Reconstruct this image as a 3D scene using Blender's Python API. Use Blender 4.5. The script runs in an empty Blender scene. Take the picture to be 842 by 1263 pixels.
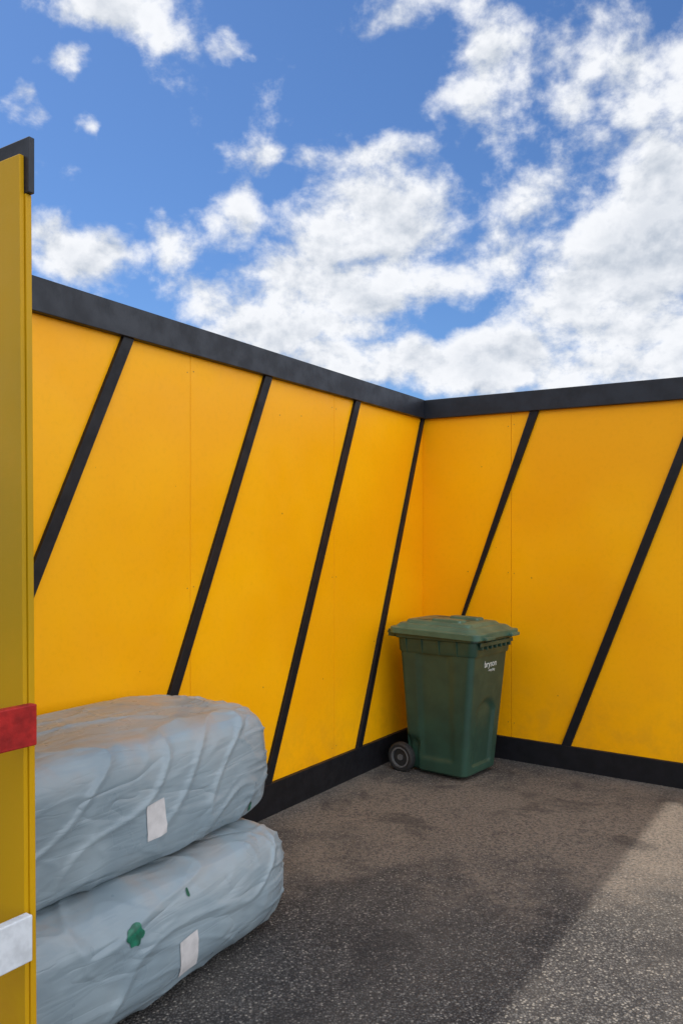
import bpy, bmesh, math, random
from mathutils import Vector, Matrix, noise
random.seed(4)
scene=bpy.context.scene
scene.view_settings.view_transform='Standard'
scene.view_settings.look='None'
scene.view_settings.exposure=0
R=math.radians

# ---------- yard frame: t runs along the left wall towards the viewer, u runs along the right wall
def W(t,u,z): return Vector((0.608-0.541*t+0.841*u, 6.129-0.841*t-0.541*u, z))
def gz(u): return -0.0165*min(max(u,0),3.2)

def link(o): bpy.context.collection.objects.link(o); return o
def empty(name,loc=(0,0,0),rot=0):
    e=bpy.data.objects.new(name,None); e.location=loc; e.rotation_euler=(0,0,rot); e.empty_display_size=.1
    return link(e)
def mesh_obj(name,verts,faces,mat=None,parent=None,smooth=False,bevel=0,segs=2):
    me=bpy.data.meshes.new(name); me.from_pydata([tuple(v) for v in verts],[],faces); me.update()
    bm=bmesh.new(); bm.from_mesh(me); bmesh.ops.recalc_face_normals(bm,faces=bm.faces); bm.to_mesh(me); bm.free()
    o=link(bpy.data.objects.new(name,me))
    if mat: me.materials.append(mat)
    if smooth:
        for p in me.polygons: p.use_smooth=True
    if bevel:
        m=o.modifiers.new('bevel','BEVEL'); m.width=bevel; m.segments=segs; m.limit_method='ANGLE'
        m.harden_normals=False
    if parent: o.parent=parent
    return o
BF=[(0,1,2,3),(4,7,6,5),(0,4,5,1),(1,5,6,2),(2,6,7,3),(3,7,4,0)]
def wbox(name,t0,t1,u0,u1,z0,z1,mat,parent,bevel=.002,slope=False):
    vs=[]
    for z in (z0,z1):
        for (t,u) in ((t0,u0),(t1,u0),(t1,u1),(t0,u1)):
            vs.append(W(t,u,z+(gz(u) if slope else 0)))
    return mesh_obj(name,vs,BF,mat,parent,bevel=bevel)
def lbox(name,x0,x1,y0,y1,z0,z1,mat,parent,bevel=.004):
    vs=[(x,y,z) for z in (z0,z1) for (x,y) in ((x0,y0),(x1,y0),(x1,y1),(x0,y1))]
    return mesh_obj(name,vs,BF,mat,parent,bevel=bevel,smooth=False)

# ---------- node helpers
class NT:
    def __init__(s,tree): s.t=tree; s.n=tree.nodes; s.l=tree.links
    def new(s,ty,**kw):
        n=s.n.new(ty)
        for k,v in kw.items(): setattr(n,k,v)
        return n
    def put(s,sock,v):
        if hasattr(v,'is_linked') : s.l.new(v,sock)
        elif v is not None: sock.default_value=v
    def math(s,op,a,b=None,c=None,clamp=False):
        n=s.new('ShaderNodeMath',operation=op,use_clamp=clamp); s.put(n.inputs[0],a)
        if b is not None: s.put(n.inputs[1],b)
        if c is not None: s.put(n.inputs[2],c)
        return n.outputs[0]
    def vec(s,op,a,b=None):
        n=s.new('ShaderNodeVectorMath',operation=op); s.put(n.inputs[0],a)
        if b is not None: s.put(n.inputs[1],b)
        return n.outputs['Value'] if op in('LENGTH','DOT_PRODUCT','DISTANCE') else n.outputs[0]
    def noise(s,vec,scale,detail=4,rough=.5,dist=0):
        n=s.new('ShaderNodeTexNoise'); s.put(n.inputs['Vector'],vec)
        n.inputs['Scale'].default_value=scale; n.inputs['Detail'].default_value=detail
        n.inputs['Roughness'].default_value=rough; n.inputs['Distortion'].default_value=dist
        return n.outputs[0]
    def rng(s,v,a,b,c=0,d=1,smooth=True):
        n=s.new('ShaderNodeMapRange'); n.interpolation_type='SMOOTHSTEP' if smooth else 'LINEAR'
        s.put(n.inputs['Value'],v)
        for i,k in zip((1,2,3,4),(a,b,c,d)): n.inputs[i].default_value=k
        return n.outputs[0]
    def mix(s,f,a,b,mode='MIX'):
        n=s.new('ShaderNodeMix',data_type='RGBA',blend_type=mode)
        s.put(n.inputs[0],f)
        for i,v in ((6,a),(7,b)):
            if hasattr(v,'is_linked'): s.l.new(v,n.inputs[i])
            else: n.inputs[i].default_value=(*v,1)
        return n.outputs[2]
    def bump(s,h,strength,dist,nrm=None):
        n=s.new('ShaderNodeBump'); n.inputs['Strength'].default_value=strength; n.inputs['Distance'].default_value=dist
        s.l.new(h,n.inputs['Height'])
        if nrm: s.l.new(nrm,n.inputs['Normal'])
        return n.outputs[0]
def material(name):
    m=bpy.data.materials.new(name); m.use_nodes=True
    nt=NT(m.node_tree); b=nt.n['Principled BSDF']
    tc=nt.new('ShaderNodeTexCoord')
    return m,nt,b,tc.outputs['Object']
def simple(name,col,rough,var=.15,scale=8,bump=.0,bscale=60,metal=0,spec=.5):
    m,nt,b,co=material(name)
    n=nt.noise(co,scale,3,.6)
    f=nt.rng(n,.3,.7,0,1)
    c=nt.mix(f,tuple(x*(1-var) for x in col),tuple(min(1,x*(1+var)) for x in col))
    nt.l.new(c,b.inputs['Base Color'])
    r=nt.rng(n,.3,.7,rough+.08,rough-.06)
    nt.l.new(r,b.inputs['Roughness']); b.inputs['Metallic'].default_value=metal
    b.inputs['Specular IOR Level'].default_value=spec
    if bump: nt.l.new(nt.bump(nt.noise(co,bscale,2,.6),bump,.002),b.inputs['Normal'])
    return m

# yellow painted ply
def yellow_mat(name,c0,c1,dirt=.3):
    m,nt,b,co=material(name)
    n1=nt.rng(nt.noise(co,1.1,2,.5),.35,.65)
    c=nt.mix(n1,c0,c1)
    s2=nt.rng(nt.noise(co,38,3,.7),.45,.8)
    c=nt.mix(nt.math('MULTIPLY',s2,.14),c,(.62,.27,.002))
    sep=nt.new('ShaderNodeSeparateXYZ'); nt.l.new(co,sep.inputs[0])
    low=nt.rng(sep.outputs[2],.15,.75,1,0)
    med=nt.noise(co,7,4,.7)
    low=nt.math('MULTIPLY',low,nt.rng(med,.35,.7))
    c=nt.mix(nt.math('MULTIPLY',low,dirt),c,(.45,.21,.015))
    sp=nt.new('ShaderNodeTexVoronoi'); sp.inputs['Scale'].default_value=7; nt.l.new(co,sp.inputs['Vector'])
    spot=nt.rng(sp.outputs['Distance'],.03,.045,1,0)
    spot=nt.math('MULTIPLY',spot,nt.rng(med,.52,.58))
    c=nt.mix(nt.math('MULTIPLY',spot,.6),c,(.16,.08,.02))
    nt.l.new(c,b.inputs['Base Color'])
    nt.l.new(nt.rng(med,.3,.7,.34,.48),b.inputs['Roughness'])
    b.inputs['Specular IOR Level'].default_value=.2
    n=nt.bump(nt.noise(co,150,2,.6),.2,.0012)
    n=nt.bump(nt.noise(co,1.8,1,.5),.25,.02,n)
    nt.l.new(n,b.inputs['Normal'])
    return m
M_yel=yellow_mat('yellow_paint',(.92,.395,.001),(.98,.45,.0015),.25)
M_yel2=yellow_mat('yellow_paint_shaded_dirty',(.40,.235,.002),(.53,.29,.003),.7)  # darker, greener yellow puts the return panel's shade into the paint, plus dirt
M_blk=simple('charcoal_paint',(.008,.008,.010),.50,.3,12,.25,90,spec=.25)
M_cap=simple('slate_cap_paint',(.013,.015,.021),.42,.25,9,.25,90,spec=.34)
M_tim=simple('raw_timber',(.35,.24,.14),.7,.25,10)
M_red=simple('red_plank_paint',(.33,.014,.012),.5,.3,20,.5,70,spec=.25)
M_wht=simple('white_plank_paint',(.56,.58,.60),.5,.14,20,.4,70)
M_scr=simple('screw_head',(.30,.15,.02),.5,.2,40)

# ---------- ground
m,nt,b,co=material('asphalt')
v=nt.new('ShaderNodeTexVoronoi'); v.inputs['Scale'].default_value=110; nt.l.new(co,v.inputs['Vector'])
sepc=nt.new('ShaderNodeSeparateColor'); nt.l.new(v.outputs['Color'],sepc.inputs[0])
stone=nt.rng(sepc.outputs[0],.1,1,0,1,False)
c=nt.mix(stone,(.032,.032,.035),(.135,.13,.124))
c=nt.mix(nt.rng(sepc.outputs[1],.87,.92,0,.8),c,(.30,.275,.24))
c=nt.mix(nt.rng(v.outputs['Distance'],.35,.6,0,.7),c,(.014,.014,.015))
big=nt.rng(nt.noise(co,.9,4,.6),.40,.62)
c=nt.mix(nt.math('MULTIPLY',big,.25),c,(.15,.135,.115))
d=nt.vec('SUBTRACT',co,(0.95,4.55,0)); d=nt.vec('MULTIPLY',d,(1/1.9,1/1.05,0))
r_=nt.vec('LENGTH',d)
r_=nt.math('ADD',r_,nt.math('MULTIPLY',nt.math('SUBTRACT',nt.noise(co,2.2,5,.65),.5),2.4))
dust=nt.rng(r_,.40,1.2,.78,.04)
dust=nt.math('MULTIPLY',dust,nt.rng(nt.noise(co,60,3,.7),.35,.62,.2,1))
c=nt.mix(dust,c,(.24,.20,.16))
stn=nt.rng(nt.noise(co,2.6,4,.6,.6),.54,.66,0,.5)
c=nt.mix(stn,c,(.026,.025,.026))
nt.l.new(c,b.inputs['Base Color']); 
b.inputs['Roughness'].default_value=.85
b.inputs['Specular IOR Level'].default_value=.3
h=nt.math('SUBTRACT',stone,nt.math('MULTIPLY',v.outputs['Distance'],1.2))
n=nt.bump(h,1,.0045); n=nt.bump(nt.noise(co,14,3,.6),.4,.01,n)
nt.l.new(n,b.inputs['Normal'])
M_asph=m
us=[-900,0,3.2,900]; vs=[];fs=[]
for t in (-900,900):
    for u in us: vs.append(W(t,u,gz(u)))
for i in range(3): fs.append((i,i+1,i+5,i+4))
mesh_obj('asphalt_ground',vs,fs,M_asph)

# loose grit lying on the asphalt, denser along the wall bases
M_grit=simple('grit',(.17,.15,.12),.85,.5,9)
vs=[];fs=[]
def chip(t,u,s):
    c0=W(t,u,gz(u)+s*.35); k=len(vs)
    dirs=[(1,0,0),(-1,0,0),(0,1,0),(0,-1,0),(0,0,.6),(0,0,-.6)]
    q=Matrix.Rotation(random.random()*6,3,'Z')
    for d_ in dirs: vs.append(c0+q@Vector(d_)*s*random.uniform(.5,1.1))
    for a,b2,c2 in ((0,2,4),(2,1,4),(1,3,4),(3,0,4),(2,0,5),(1,2,5),(3,1,5),(0,3,5)): fs.append((k+a,k+b2,k+c2))
for i in range(420): chip(.04+abs(random.gauss(0,.12)),random.uniform(.05,3),random.uniform(.0015,.006))
for i in range(420): chip(random.uniform(.05,3),.04+abs(random.gauss(0,.12)),random.uniform(.0015,.006))
for i in range(500): chip(random.uniform(.05,4),random.uniform(.1,3),random.uniform(.001,.0035))
mesh_obj('loose_grit',vs,fs,M_grit)

# ---------- hoarding walls
ZC0,ZC1,ZK=2.435,2.574,.176
HW=.031
def batten_left(par,tt,zt,tb,zb):
    k=(tb-tt)/(zb-zt); za,zb2=ZK-.003,ZC0+.003
    def c(z): return tt+k*(z-zt)
    pts=[(max(c(zb2)-HW,.002),zb2),(max(c(zb2)+HW,.003),zb2),(c(za)+HW,za),(c(za)-HW,za)]
    vs=[W(t,u,z) for u in (-.003,.021) for t,z in pts]
    mesh_obj('diagonal_batten',vs,[(0,1,2,3),(7,6,5,4),(0,4,5,1),(1,5,6,2),(2,6,7,3),(3,7,4,0)],M_blk,par,bevel=.002)
def batten_right(par,ut,zt,ub,zb):
    k=(ut-ub)/(zt-zb); za,zb2=.15,ZC0+.003
    def c(z): return ub+k*(z-zb)
    pts=[(max(c(zb2)-HW,.022),zb2),(c(zb2)+HW,zb2),(max(c(za)+HW,.024),za),(max(c(za)-HW,.022),za)]
    vs=[W(t,u,z+gz(u)) for t in (-.003,.021) for u,z in pts]
    mesh_obj('diagonal_batten',vs,[(0,1,2,3),(7,6,5,4),(0,4,5,1),(1,5,6,2),(2,6,7,3),(3,7,4,0)],M_blk,par,bevel=.002)
def screws(par,pts,left=True):
    vs=[];fs=[]
    for a,z in pts:
        k=len(vs); r=.0032
        for h in (0,.0012):
            for i in range(10):
                th=2*math.pi*i/10; A=a+r*math.cos(th); Z=z+r*math.sin(th)
                vs.append(W(A,h,Z) if left else W(h,A,Z))
        fs.append(tuple(k+10+i for i in range(10)))
        for i in range(10): j=(i+1)%10; fs.append((k+i,k+j,k+10+j,k+10+i))
    mesh_obj('screw_heads',vs,fs,M_scr,par)

LW=empty('yellow_hoarding_wall',W(0,0,0))
def setpar(par):
    bpy.context.view_layer.update()
    inv=par.matrix_world.inverted()
    for o in bpy.data.objects:
        if o.parent==par: o.matrix_parent_inverse=inv
seams=[0.001,1.208,2.498,3.72,4.9]
for i in range(4):
    t0,t1=seams[i]+.0011,seams[i+1]-.0011
    if t1>4.24: t1=4.24
    wbox('ply_panel',t0,t1,-.018,0,.012,ZC1-.01,M_yel,LW,bevel=.0012)
for s in seams[:4]+[4.2]:
    wbox('stud',max(s-.045,-.1),s+.045,-.10,-.0185,.0,ZC1-.02,M_tim,LW)
for z in (.05,1.25,2.46): wbox('rail',.05,4.24,-.145,-.1005,z,z+.09,M_tim,LW)
wbox('top_cap',.036,4.24,-.11,.034,ZC0,ZC1,M_cap,LW,bevel=.003)
wbox('kickboard',.027,4.24,-.002,.026,-.02,ZK,M_blk,LW,bevel=.003)
for a in ((2.907,2.448,3.413,1.358),(1.897,2.424,2.621,.811),(.958,2.412,1.897,.184),(.013,2.418,.928,.183)):
    batten_left(LW,*a)
pts=[(1.77,2.238),(1.56,2.26)]
for s in (1.208,2.498):
    for z in (2.36,1.3,.24): pts+=[(s-.022,z+random.uniform(-.01,.01)),(s+.022,z+random.uniform(-.01,.01))]
screws(LW,pts)
setpar(LW)

RW=empty('yellow_hoarding_wall',W(0,2,0))
rs=[-.11,.695,1.915,3.135,4.355]
for i in range(4):
    wbox('ply_panel',-.018,0,rs[i]+.0011,rs[i+1]-.0011,.012,ZC1-.01,M_yel,RW,bevel=.0012,slope=True)
for s in rs[1:]:
    wbox('stud',-.10,-.0185,s-.045,s+.045,.0-.05,ZC1-.02,M_tim,RW,slope=True)
def slopebox(name,t0,t1,us,z0,z1,mat,par):
    for a,b_ in zip(us[:-1],us[1:]): wbox(name,t0,t1,a,b_,z0,z1,mat,par,bevel=.003,slope=True)
slopebox('top_cap',-.11,.035,[-.11,4.355],ZC0,ZC1,M_cap,RW)
slopebox('kickboard',-.002,.0265,[.0,3.2],-.03,.158,M_blk,RW)
batten_right(RW,.854,2.397,.336,1.048)
batten_right(RW,1.829,2.126,1.0987,.184)
batten_right(RW,2.92,2.126,2.19,.184)
batten_right(RW,4.01,2.126,3.28,.184)
pts=[]
for z in (2.34,1.3,.24): pts+=[(.673,z+random.uniform(-.01,.01)),(.717,z+random.uniform(-.01,.01))]
screws(RW,pts,False)
setpar(RW)

TW=empty('yellow_hoarding_wall',W(4.28,1,0))
def sheared(name,t0,t1,u0,ub,ut,z0,z1,mat,par,bevel=.0015):
    vs=[]
    for z,ue in ((z0,ub),(z1,ut)):
        for (t,u) in ((t0,u0),(t1,u0),(t1,ue),(t0,ue)): vs.append(W(t,u,z))
    mesh_obj(name,vs,BF,mat,par,bevel=bevel)
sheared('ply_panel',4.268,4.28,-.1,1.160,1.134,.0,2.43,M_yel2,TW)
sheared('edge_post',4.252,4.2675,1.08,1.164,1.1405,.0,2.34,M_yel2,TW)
wbox('top_board',4.252,4.2675,-.1,1.152,2.3405,2.472,M_cap,TW)
setpar(TW)

# ---------- red / white plank barrier
PB=empty('plank_barrier',W(4.9,1.2,0))
def plank(name,tA,uA,z0,z1,mat):
    wbox(name,tA,tA+1.5,uA-.025,uA,z0,z1,mat,PB,bevel=.003)
def tu(x,y): 
    dx,dy=x-.608,y-6.129
    return (-(dx*.541+dy*.841), dx*.841-dy*.541)
tA,uA=tu(-.699,1.88); plank('red_plank',tA,uA,1.052,1.147,M_red)
tA2,uA2=tu(-.709,1.88); plank('white_plank',tA2,uA2,.556,.662,M_wht)
for dt in (.55,1.35):
    wbox('post',tA+dt,tA+dt+.07,uA-.095,uA-.026,.0-.03,1.22,M_wht,PB,bevel=.004)
setpar(PB)

# ---------- wrapped bales
m,nt,b,co=material('grey_plastic_wrap')
c=nt.mix(nt.rng(nt.noise(co,3,3,.6),.35,.65),(.205,.262,.295),(.262,.322,.352))
sep=nt.new('ShaderNodeSeparateXYZ'); nt.l.new(co,sep.inputs[0])
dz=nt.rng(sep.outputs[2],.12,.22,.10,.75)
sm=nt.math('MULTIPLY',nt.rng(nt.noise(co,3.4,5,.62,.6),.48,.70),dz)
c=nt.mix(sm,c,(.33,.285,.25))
c=nt.mix(nt.rng(nt.noise(co,11,5,.7),.60,.72,0,.25),c,(.16,.19,.20))
nt.l.new(c,b.inputs['Base Color'])
nt.l.new(nt.rng(nt.noise(co,6,3,.6),.3,.7,.26,.40),b.inputs['Roughness'])
b.inputs['Specular IOR Level'].default_value=.5
m1=nt.new('ShaderNodeMapping'); m1.inputs['Rotation'].default_value=(0,-.6,.3); m1.inputs['Scale'].default_value=(1.6,4.5,7.5); nt.l.new(co,m1.inputs[0])
w1=nt.noise(m1.outputs[0],1,2,.45,.7)
w1=nt.math('ABSOLUTE',nt.math('SUBTRACT',w1,.5))
w1=nt.math('SMOOTH_MIN',w1,.08,.04)
m2=nt.new('ShaderNodeMapping'); m2.inputs['Rotation'].default_value=(.4,.9,0); m2.inputs['Scale'].default_value=(3,8,20); nt.l.new(co,m2.inputs[0])
w2=nt.noise(m2.outputs[0],1,2,.5,.8)
w2=nt.math('SMOOTH_MIN',nt.math('ABSOLUTE',nt.math('SUBTRACT',w2,.5)),.09,.05)
n=nt.bump(w1,.55,.06); n=nt.bump(w2,.32,.02,n)
nt.l.new(n,b.inputs['Normal'])
M_wrap=m
M_tag=simple('paper_tag',(.52,.50,.49),.7,.08,30)
M_grn=simple('green_plastic',(.010,.12,.07),.4,.4,40)

def boxgrid(nx,ny,nz):
    idx={};vs=[];fs=[]
    def g(i,j,k):
        key=(i,j,k)
        if key not in idx: idx[key]=len(vs); vs.append((2*i/nx-1,2*j/ny-1,2*k/nz-1))
        return idx[key]
    for i in range(nx):
        for j in range(ny):
            for k in (0,nz): fs.append((g(i,j,k),g(i+1,j,k),g(i+1,j+1,k),g(i,j+1,k)))
    for i in range(nx):
        for k in range(nz):
            for j in (0,ny): fs.append((g(i,j,k),g(i+1,j,k),g(i+1,j,k+1),g(i,j,k+1)))
    for j in range(ny):
        for k in range(nz):
            for i in (0,nx): fs.append((g(i,j,k),g(i,j+1,k),g(i,j+1,k+1),g(i,j,k+1)))
    return vs,fs
def ss(a,b_,x): 
    x=min(1,max(0,(x-a)/(b_-a))); return x*x*(3-2*x)
def bale(name,tc,uc,zc,hl,hw,hh,seed,rot=0,n=5.0,nzp=3.6):
    vs,fs=boxgrid(190,100,72); out=[]
    sd=Vector((seed*7.3,seed*3.1,seed*1.7))
    for (a,b_,c_) in vs:
        r=(abs(a)**n+abs(b_)**n+abs(c_)**nzp)**(1/n)
        p=Vector((a,b_,c_))/max(r,.6)
        q=Vector((p.x*hl,p.y*hw,p.z*hh))
        nr=Vector((abs(a)**3*math.copysign(1,a)/hl,abs(b_)**3*math.copysign(1,b_)/hw,abs(c_)**3*math.copysign(1,c_)/hh)).normalized()
        s=noise.noise(q*1.8+sd)*.024+noise.noise(q*4.5+sd)*.008
        w=Vector((noise.noise(q*1.6+sd),noise.noise(q*1.6-sd),noise.noise(q*1.6+2*sd)))*.22
        e=q+w
        f1=1-abs(noise.noise(Vector((e.x*1.4+e.z*1.5,e.y*4,e.z*4.2-e.x*2.2))+sd))*5
        f2=1-abs(noise.noise(Vector((e.x*3-e.z*2.6,e.y*7,e.z*7+e.x*3))-sd))*5
        s+=max(f1,0)**2*.0085+max(f2,0)**2*.0028
        # gathered pleats radiating round the ends
        th=math.atan2(q.z/hh,q.y/hw)
        f3=1-abs(noise.noise(Vector((math.cos(th)*4,math.sin(th)*4,q.x*1.5))+sd*2+w*3))*4
        s+=max(f3,0)**2*.009*ss(.6,.97,abs(p.x))
        q=q+nr*s
        if c_<0: q.z=max(q.z,-hh)
        out.append(q)
    o=mesh_obj(name,out,fs,M_wrap,None,smooth=True)
    o.location=W(tc,uc,zc); o.rotation_euler=(0,0,math.atan2(.841,.541)+rot)
    return o
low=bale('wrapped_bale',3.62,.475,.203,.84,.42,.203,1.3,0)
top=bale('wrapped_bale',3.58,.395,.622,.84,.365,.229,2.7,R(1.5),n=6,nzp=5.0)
bpy.context.view_layer.update()
from mathutils.bvhtree import BVHTree
dg=bpy.context.evaluated_depsgraph_get()
def decal(name,bale_o,t,z,w,h,mat,rot=0,ragged=False,ns=8):
    bv=BVHTree.FromObject(bale_o,dg); mi=bale_o.matrix_world.inverted()
    vs=[];fs=[]
    for j in range(ns+1):
        for i in range(ns+1):
            a=(i/ns-.5)*w; c_=(j/ns-.5)*h
            if ragged:
                k=1+.35*noise.noise(Vector((a*60,c_*60,t*9)))
                L=max(abs(a)/w*2,abs(c_)/h*2,1e-6); l2=math.hypot(a/w*2,c_/h*2)
                f=L/max(l2,1e-6)*k; a*=f;c_*=f
            A=a*math.cos(rot)-c_*math.sin(rot); C=a*math.sin(rot)+c_*math.cos(rot)
            o_=mi@W(t-A,1.6,z+C); d_=(mi.to_3x3()@Vector((-.841,.541,0))).normalized()
            hit=bv.ray_cast(o_,d_)
            p=hit[0]-d_*.003 if hit[0] else o_+d_*1.0
            vs.append(p)
    for j in range(ns):
        for i in range(ns):
            k=j*(ns+1)+i; fs.append((k,k+1,k+ns+2,k+ns+1))
    o=mesh_obj(name,vs,fs,mat,bale_o,smooth=True); return o
decal('paper_label',top,3.48,.572,.092,.122,M_tag,.06)
decal('paper_label',low,3.45,.135,.092,.125,M_tag,.08)
decal('torn_green_patch',low,3.70,.300,.070,.062,M_grn,.2,True)
decal('torn_green_patch',low,3.44,.335,.012,.03,M_grn,.2,True)
decal('torn_green_patch',top,2.93,.46,.02,.04,M_grn,.2,True)

# ---------- wheelie bin
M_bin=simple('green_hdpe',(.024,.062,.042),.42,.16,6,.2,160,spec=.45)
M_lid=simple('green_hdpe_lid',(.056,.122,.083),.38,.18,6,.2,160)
M_rub=simple('rubber',(.018,.018,.018),.65,.2,30)
M_hub=simple('grey_hub',(.12,.12,.12),.5,.2,30)
M_let=simple('white_lettering',(.62,.66,.63),.5,.1,60)
BC=Vector((.738,5.468,-.008)); BIN=empty('wheelie_bin',(0,0,0))
def ring(xb,xf,hw,r,n=12):
    pts=[]
    for cx,cy,a0 in ((xf-r,hw-r,0),(xb+r,hw-r,90),(xb+r,-hw+r,180),(xf-r,-hw+r,270)):
        for i in range(n+1):
            a=R(a0+90*i/n); pts.append((cx+r*math.cos(a),cy+r*math.sin(a)))
    out=[]
    for i,p in enumerate(pts):
        q=pts[(i+1)%len(pts)]; out.append(p)
        L=math.hypot(q[0]-p[0],q[1]-p[1])
        k=20 if i%(n+1)==n else 1
        for j in range(1,k): out.append((p[0]+(q[0]-p[0])*j/k,p[1]+(q[1]-p[1])*j/k))
    return out
def loft(name,secs,mat,capb=True,capt=True,disp=None,n=12):
    vs=[];fs=[];m_=None
    for (z,xb,xf,hw,r) in secs:
        rr=ring(xb,xf,hw,r,n); m_=len(rr)
        for x,y in rr:
            p=Vector((x,y,z)); 
            if disp: p=disp(p,xb,xf,hw)
            vs.append(p)
    for k in range(len(secs)-1):
        for i in range(m_):
            j=(i+1)%m_; fs.append((k*m_+i,k*m_+j,(k+1)*m_+j,(k+1)*m_+i))
    if capb: fs.append(tuple(reversed(range(m_))))
    if capt: fs.append(tuple(range((len(secs)-1)*m_,len(secs)*m_)))
    o=mesh_obj(name,vs,fs,mat,BIN,smooth=True)
    mm=o.modifiers.new('wn','EDGE_SPLIT'); mm.split_angle=R(32)
    return o
secs=[]
N=64
for i in range(N+1):
    z=.02+(.90-.02)*i/N; k=(z-.02)/.88
    secs.append((z,-.215-.055*k,.215+.085*k,.205+.04*k,.040))
secs[0]=(.02,-.20,.20,.19,.04)
def bd(p,xb,xf,hw):
    z=p.z
    if p.x>xf-.03:
        arch=.50-.9*p.y*p.y*6
        m_=(1-ss(.103,.127,abs(p.y)))*ss(.07,.09,z)*(1-ss(arch-.02,arch+.02,z))
        p.x-=.020*m_
    if abs(p.y)>hw-.02:
        s=math.copysign(1,p.y)
        m_=ss(-.12,-.095,p.x)*(1-ss(.115,.14,p.x))*ss(.10,.13,z)*(1-ss(.80,.83,z))
        p.y-=s*.010*m_
        m2=(1-ss(-.145,-.12,p.x))*(1-ss(.20,.26,z))
        p.y-=s*.03*m2
    return p
loft('body',secs,M_bin,disp=bd)
loft('collar',[(.80,-.268,.300,.243,.045),(.812,-.274,.306,.249,.047),(.895,-.280,.312,.254,.05)],M_bin,False,True)
loft('rim',[(.892,-.292,.322,.262,.045),(.897,-.298,.330,.268,.05),(.925,-.298,.330,.268,.05)],M_bin)
for i in range(-3,4):
    lbox('comb_tooth',.305,.335,i*.062-.008,i*.062+.008,.845,.893,M_bin,BIN,.003)
lbox('comb_bar',.329,.337,-.22,.22,.868,.893,M_bin,BIN,.003)
for y in (-1,1):
    for x in (-.2,-.08,.05,.18):
        vs=[(x-.004,y*.245,.80),(x+.004,y*.245,.80),(x+.004,y*.245,.893),(x-.004,y*.245,.893),
            (x-.004,y*.25,.80),(x+.004,y*.25,.80),(x+.004,y*.266,.893),(x-.004,y*.266,.893)]
        mesh_obj('rim_gusset',vs,BF,M_bin,BIN)
lid=[(.918,-.312,.345,.280,.055),(.915,-.322,.356,.290,.05),(.948,-.322,.356,.290,.05),(.952,-.318,.352,.286,.048),
     (.955,-.295,.325,.262,.045),(.975,-.275,.298,.240,.04),(.978,-.268,.290,.234,.04),(.979,-.245,.262,.210,.04),
     (.995,-.238,.240,.196,.035),(.998,-.234,.234,.190,.035),(.999,-.15,.15,.11,.03)]
def ldisp(p,xb,xf,hw):
    p.z+= .006*(1-(p.y/.29)**2) - .024*p.x +.004
    return p
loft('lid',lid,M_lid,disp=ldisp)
for y in (-.115,.115): 
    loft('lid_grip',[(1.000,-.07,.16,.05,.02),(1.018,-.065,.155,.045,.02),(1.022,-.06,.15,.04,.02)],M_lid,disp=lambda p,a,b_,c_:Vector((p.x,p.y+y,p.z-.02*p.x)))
lbox('lid_recess',-.20,-.09,-.15,.15,1.004,1.012,M_bin,BIN,.004)
lbox('lid_slot',-.05,.15,-.05,.05,1.003,1.0075,M_bin,BIN,.003)
for y in (-.17,.17): lbox('lid_lip',.345,.385,y-.055,y+.055,.910,.932,M_lid,BIN,.006)
def tube(name,p0,p1,r,mat,seg=20,par=None):
    p0=Vector(p0);p1=Vector(p1);d=(p1-p0); q=d.to_track_quat('Z','Y')
    vs=[];fs=[]
    for k,p in enumerate((p0,p1)):
        for i in range(seg):
            a=2*math.pi*i/seg; vs.append(p+q@Vector((r*math.cos(a),r*math.sin(a),0)))
    for i in range(seg): j=(i+1)%seg; fs.append((i,j,seg+j,seg+i))
    fs.append(tuple(reversed(range(seg)))); fs.append(tuple(range(seg,2*seg)))
    o=mesh_obj(name,vs,fs,mat,par or BIN,smooth=True)
    mm=o.modifiers.new('es','EDGE_SPLIT'); mm.split_angle=R(40)
    return o
tube('handle_bar',(-.345,-.235,.925),(-.345,.235,.925),.014,M_bin)
for y in (-.23,-.08,.08,.23): lbox('handle_bracket',-.352,-.29,y-.012,y+.012,.895,.945,M_bin,BIN,.006)
def lathe(name,prof,cy,cx,cz,mat,seg=48):
    vs=[];fs=[];m_=len(prof)
    for i in range(seg):
        a=2*math.pi*i/seg
        for r,y in prof: vs.append((cx+r*math.cos(a),cy+y,cz+r*math.sin(a)))
    for i in range(seg):
        for k in range(m_):
            j=(i+1)%seg; l=(k+1)%m_
            fs.append((i*m_+k,j*m_+k,j*m_+l,i*m_+l))
    o=mesh_obj(name,vs,fs,mat,BIN,smooth=True); mm=o.modifiers.new('es','EDGE_SPLIT'); mm.split_angle=R(35); return o
for s in (-1,1):
    cy=s*.236
    lathe('tyre',[(.066,-.024),(.084,-.026),(.095,-.020),(.098,-.008),(.098,.008),(.095,.020),(.084,.026),(.066,.024)],cy,-.245,.098,M_rub)
    lathe('wheel_disc',[(.016,-.014),(.067,-.010),(.067,.010),(.016,.014)],cy,-.245,.098,M_rub)
    lathe('hub_ring',[(.058,-.0265),(.067,-.0265),(.067,.0265),(.058,.0265)],cy,-.245,.098,M_hub)
    tube('hub_cap',(-.245,cy-.022,.098),(-.245,cy+.022,.098),.020,M_hub)
    for k in range(6):
        a=k*math.pi/3; dx,dz=math.cos(a),math.sin(a)
        tube('spoke',(-.245+dx*.015,cy,.098+dz*.015),(-.245+dx*.06,cy,.098+dz*.06),.012,M_rub,8)
tube('axle',(-.245,-.25,.098),(-.245,.25,.098),.011,M_hub)
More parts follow.
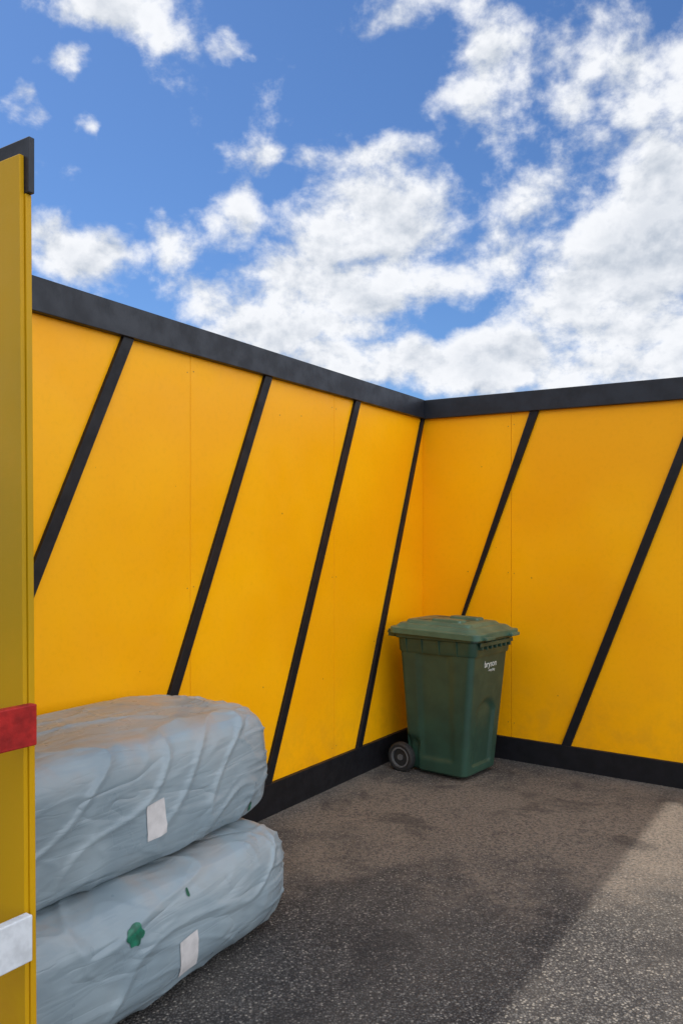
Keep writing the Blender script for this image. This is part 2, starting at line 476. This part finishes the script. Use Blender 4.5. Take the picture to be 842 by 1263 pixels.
def text(body,size,y,z):
    cu=bpy.data.curves.new('lettering','FONT'); cu.body=body; cu.size=size; cu.extrude=.0008; cu.align_x='CENTER'
    o=link(bpy.data.objects.new('lettering',cu)); 
    bpy.context.view_layer.update()
    me=bpy.data.meshes.new_from_object(o.evaluated_get(bpy.context.evaluated_depsgraph_get())); bpy.data.objects.remove(o)
    o=link(bpy.data.objects.new('lettering',me)); me.materials.append(M_let)
    x=.215+.085*((z-.02)/.88)+.0035
    o.matrix_local=Matrix.Translation((x,y,z))@Matrix.Rotation(R(90),4,'Z')@Matrix.Rotation(R(95),4,'X')
    o.parent=BIN
text('bryson',.060,-.0,.72); text('recycling',.024,.02,.69)
BIN.location=BC; BIN.rotation_euler=(0,0,math.atan2(-.62,.785)); 

# ---------- sky
w=bpy.data.worlds.new('World'); scene.world=w; w.use_nodes=True
Ld=1.75*Vector((.841,-.541,0))-.28*Vector((.541,.841,0))+Vector((0,0,-2.57)); S=(-Ld).normalized()
el=math.asin(S.z); az=math.atan2(S.x,S.y)
nt=NT(w.node_tree); g=nt; bg=nt.n['Background']
tc=nt.new('ShaderNodeTexCoord'); V=tc.outputs['Generated']
wv=g.new('ShaderNodeTexNoise'); wv.inputs['Scale'].default_value=7; wv.inputs['Detail'].default_value=4; wv.inputs['Roughness'].default_value=.6; g.l.new(V,wv.inputs['Vector'])
Vw=g.vec('ADD',V,g.vec('MULTIPLY',g.vec('SUBTRACT',wv.outputs['Color'],(.5,.5,.5)),(.15,.15,.12)))
blobs=[(800,300,115,85,1.3),(815,235,58,55,1.25),(715,365,64,48,1.15),(780,400,140,45,.98),
(480,290,115,70,.86),(575,335,105,58,.95),(400,355,105,55,.92),(310,395,80,38,.84),(450,210,75,28,.66),
(90,315,85,45,.98),(200,310,42,58,.95),(240,375,60,30,.8),
(560,455,200,42,1.1),(770,450,170,42,.98),(380,410,120,32,.85),
(140,10,78,34,1.05),(282,45,32,16,.60),(78,85,34,18,.74),(35,125,26,24,.74),(92,138,20,15,.66),
(285,240,38,50,.68),(315,195,36,20,.60),(600,110,64,85,.92),(500,15,80,26,.66),
(810,80,60,120,.84),(720,70,80,70,.68),(690,230,80,60,.72)]
acc=None
for (px,py,rx,ry,am) in blobs:
    d=Vector(((px-421)/1008,1,(668-py)/1008)); L=d.length; d/=L
    e=g.vec('SUBTRACT',Vw,tuple(d)); k=1008*L
    e=g.vec('MULTIPLY',e,(k/rx/1.3,k/rx/1.3,k/ry/1.3))
    f=g.rng(g.vec('LENGTH',e),0,1.45,am,0)
    acc=f if acc is None else g.math('MAXIMUM',acc,f)
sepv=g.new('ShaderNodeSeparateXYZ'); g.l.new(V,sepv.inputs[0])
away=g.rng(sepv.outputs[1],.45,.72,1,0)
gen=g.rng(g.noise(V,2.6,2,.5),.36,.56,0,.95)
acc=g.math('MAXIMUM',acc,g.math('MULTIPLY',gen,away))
Vs=g.vec('MULTIPLY',V,(1,1,1.3))
nz=g.noise(Vs,11,9,.62,.1)
nb=g.noise(g.vec('ADD',Vs,tuple(Vector((-.35,.1,.9)).normalized()*.022)),11,5,.58,.1)
dn=g.math('ADD',acc,g.math('MULTIPLY',g.math('SUBTRACT',nz,.5),2.3))
dn=g.math('SUBTRACT',dn,.35)
cov=nt.rng(dn,-.12,.50)
sky=nt.new('ShaderNodeTexSky'); sky.sky_type='NISHITA'; sky.sun_disc=False
sky.sun_elevation=el; sky.sun_rotation=az; sky.dust_density=.3; sky.ozone_density=2.5
lit=nt.math('ADD',nt.math('MULTIPLY',nt.math('SUBTRACT',nz,nb),3.0),.84,clamp=True)
lit=nt.math('SUBTRACT',lit,nt.rng(dn,.45,1.2,0,.34),clamp=True)
cc=nt.mix(lit,(.31,.39,.51),(.94,.96,1.0))
# clouds brightened out of view, opposite the sun, as added fill for the walls
sky_fill=nt.rng(nt.vec('DOT_PRODUCT',V,(.60,-.75,.28)),-.2,.9,1.0,3.1)
cc=nt.mix(1.0,cc,sky_fill,'MULTIPLY')
skyc=nt.vec('MULTIPLY',sky.outputs[0],(.064,.088,.118))
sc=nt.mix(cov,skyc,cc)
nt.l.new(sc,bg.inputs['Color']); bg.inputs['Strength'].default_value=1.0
try:
    w.cycles.sampling_method='MANUAL'; w.cycles.sample_map_resolution=512
except Exception as ex: print(ex)

sl=bpy.data.lights.new('sun','SUN'); sl.energy=4.4; sl.angle=R(1.0); sl.color=(1,.93,.83)
so=link(bpy.data.objects.new('sun',sl)); so.rotation_euler=Ld.to_track_quat('-Z','Y').to_euler(); so.location=(-4,3,8)

cam=bpy.data.cameras.new('camera'); cam.lens=1008/1263*36; cam.sensor_width=36; cam.shift_y=36.5/1263
cam.clip_end=3000; cam.clip_start=.05
co_=link(bpy.data.objects.new('camera',cam)); co_.location=(0,0,1.52); co_.rotation_euler=(R(90),0,0)
scene.camera=co_
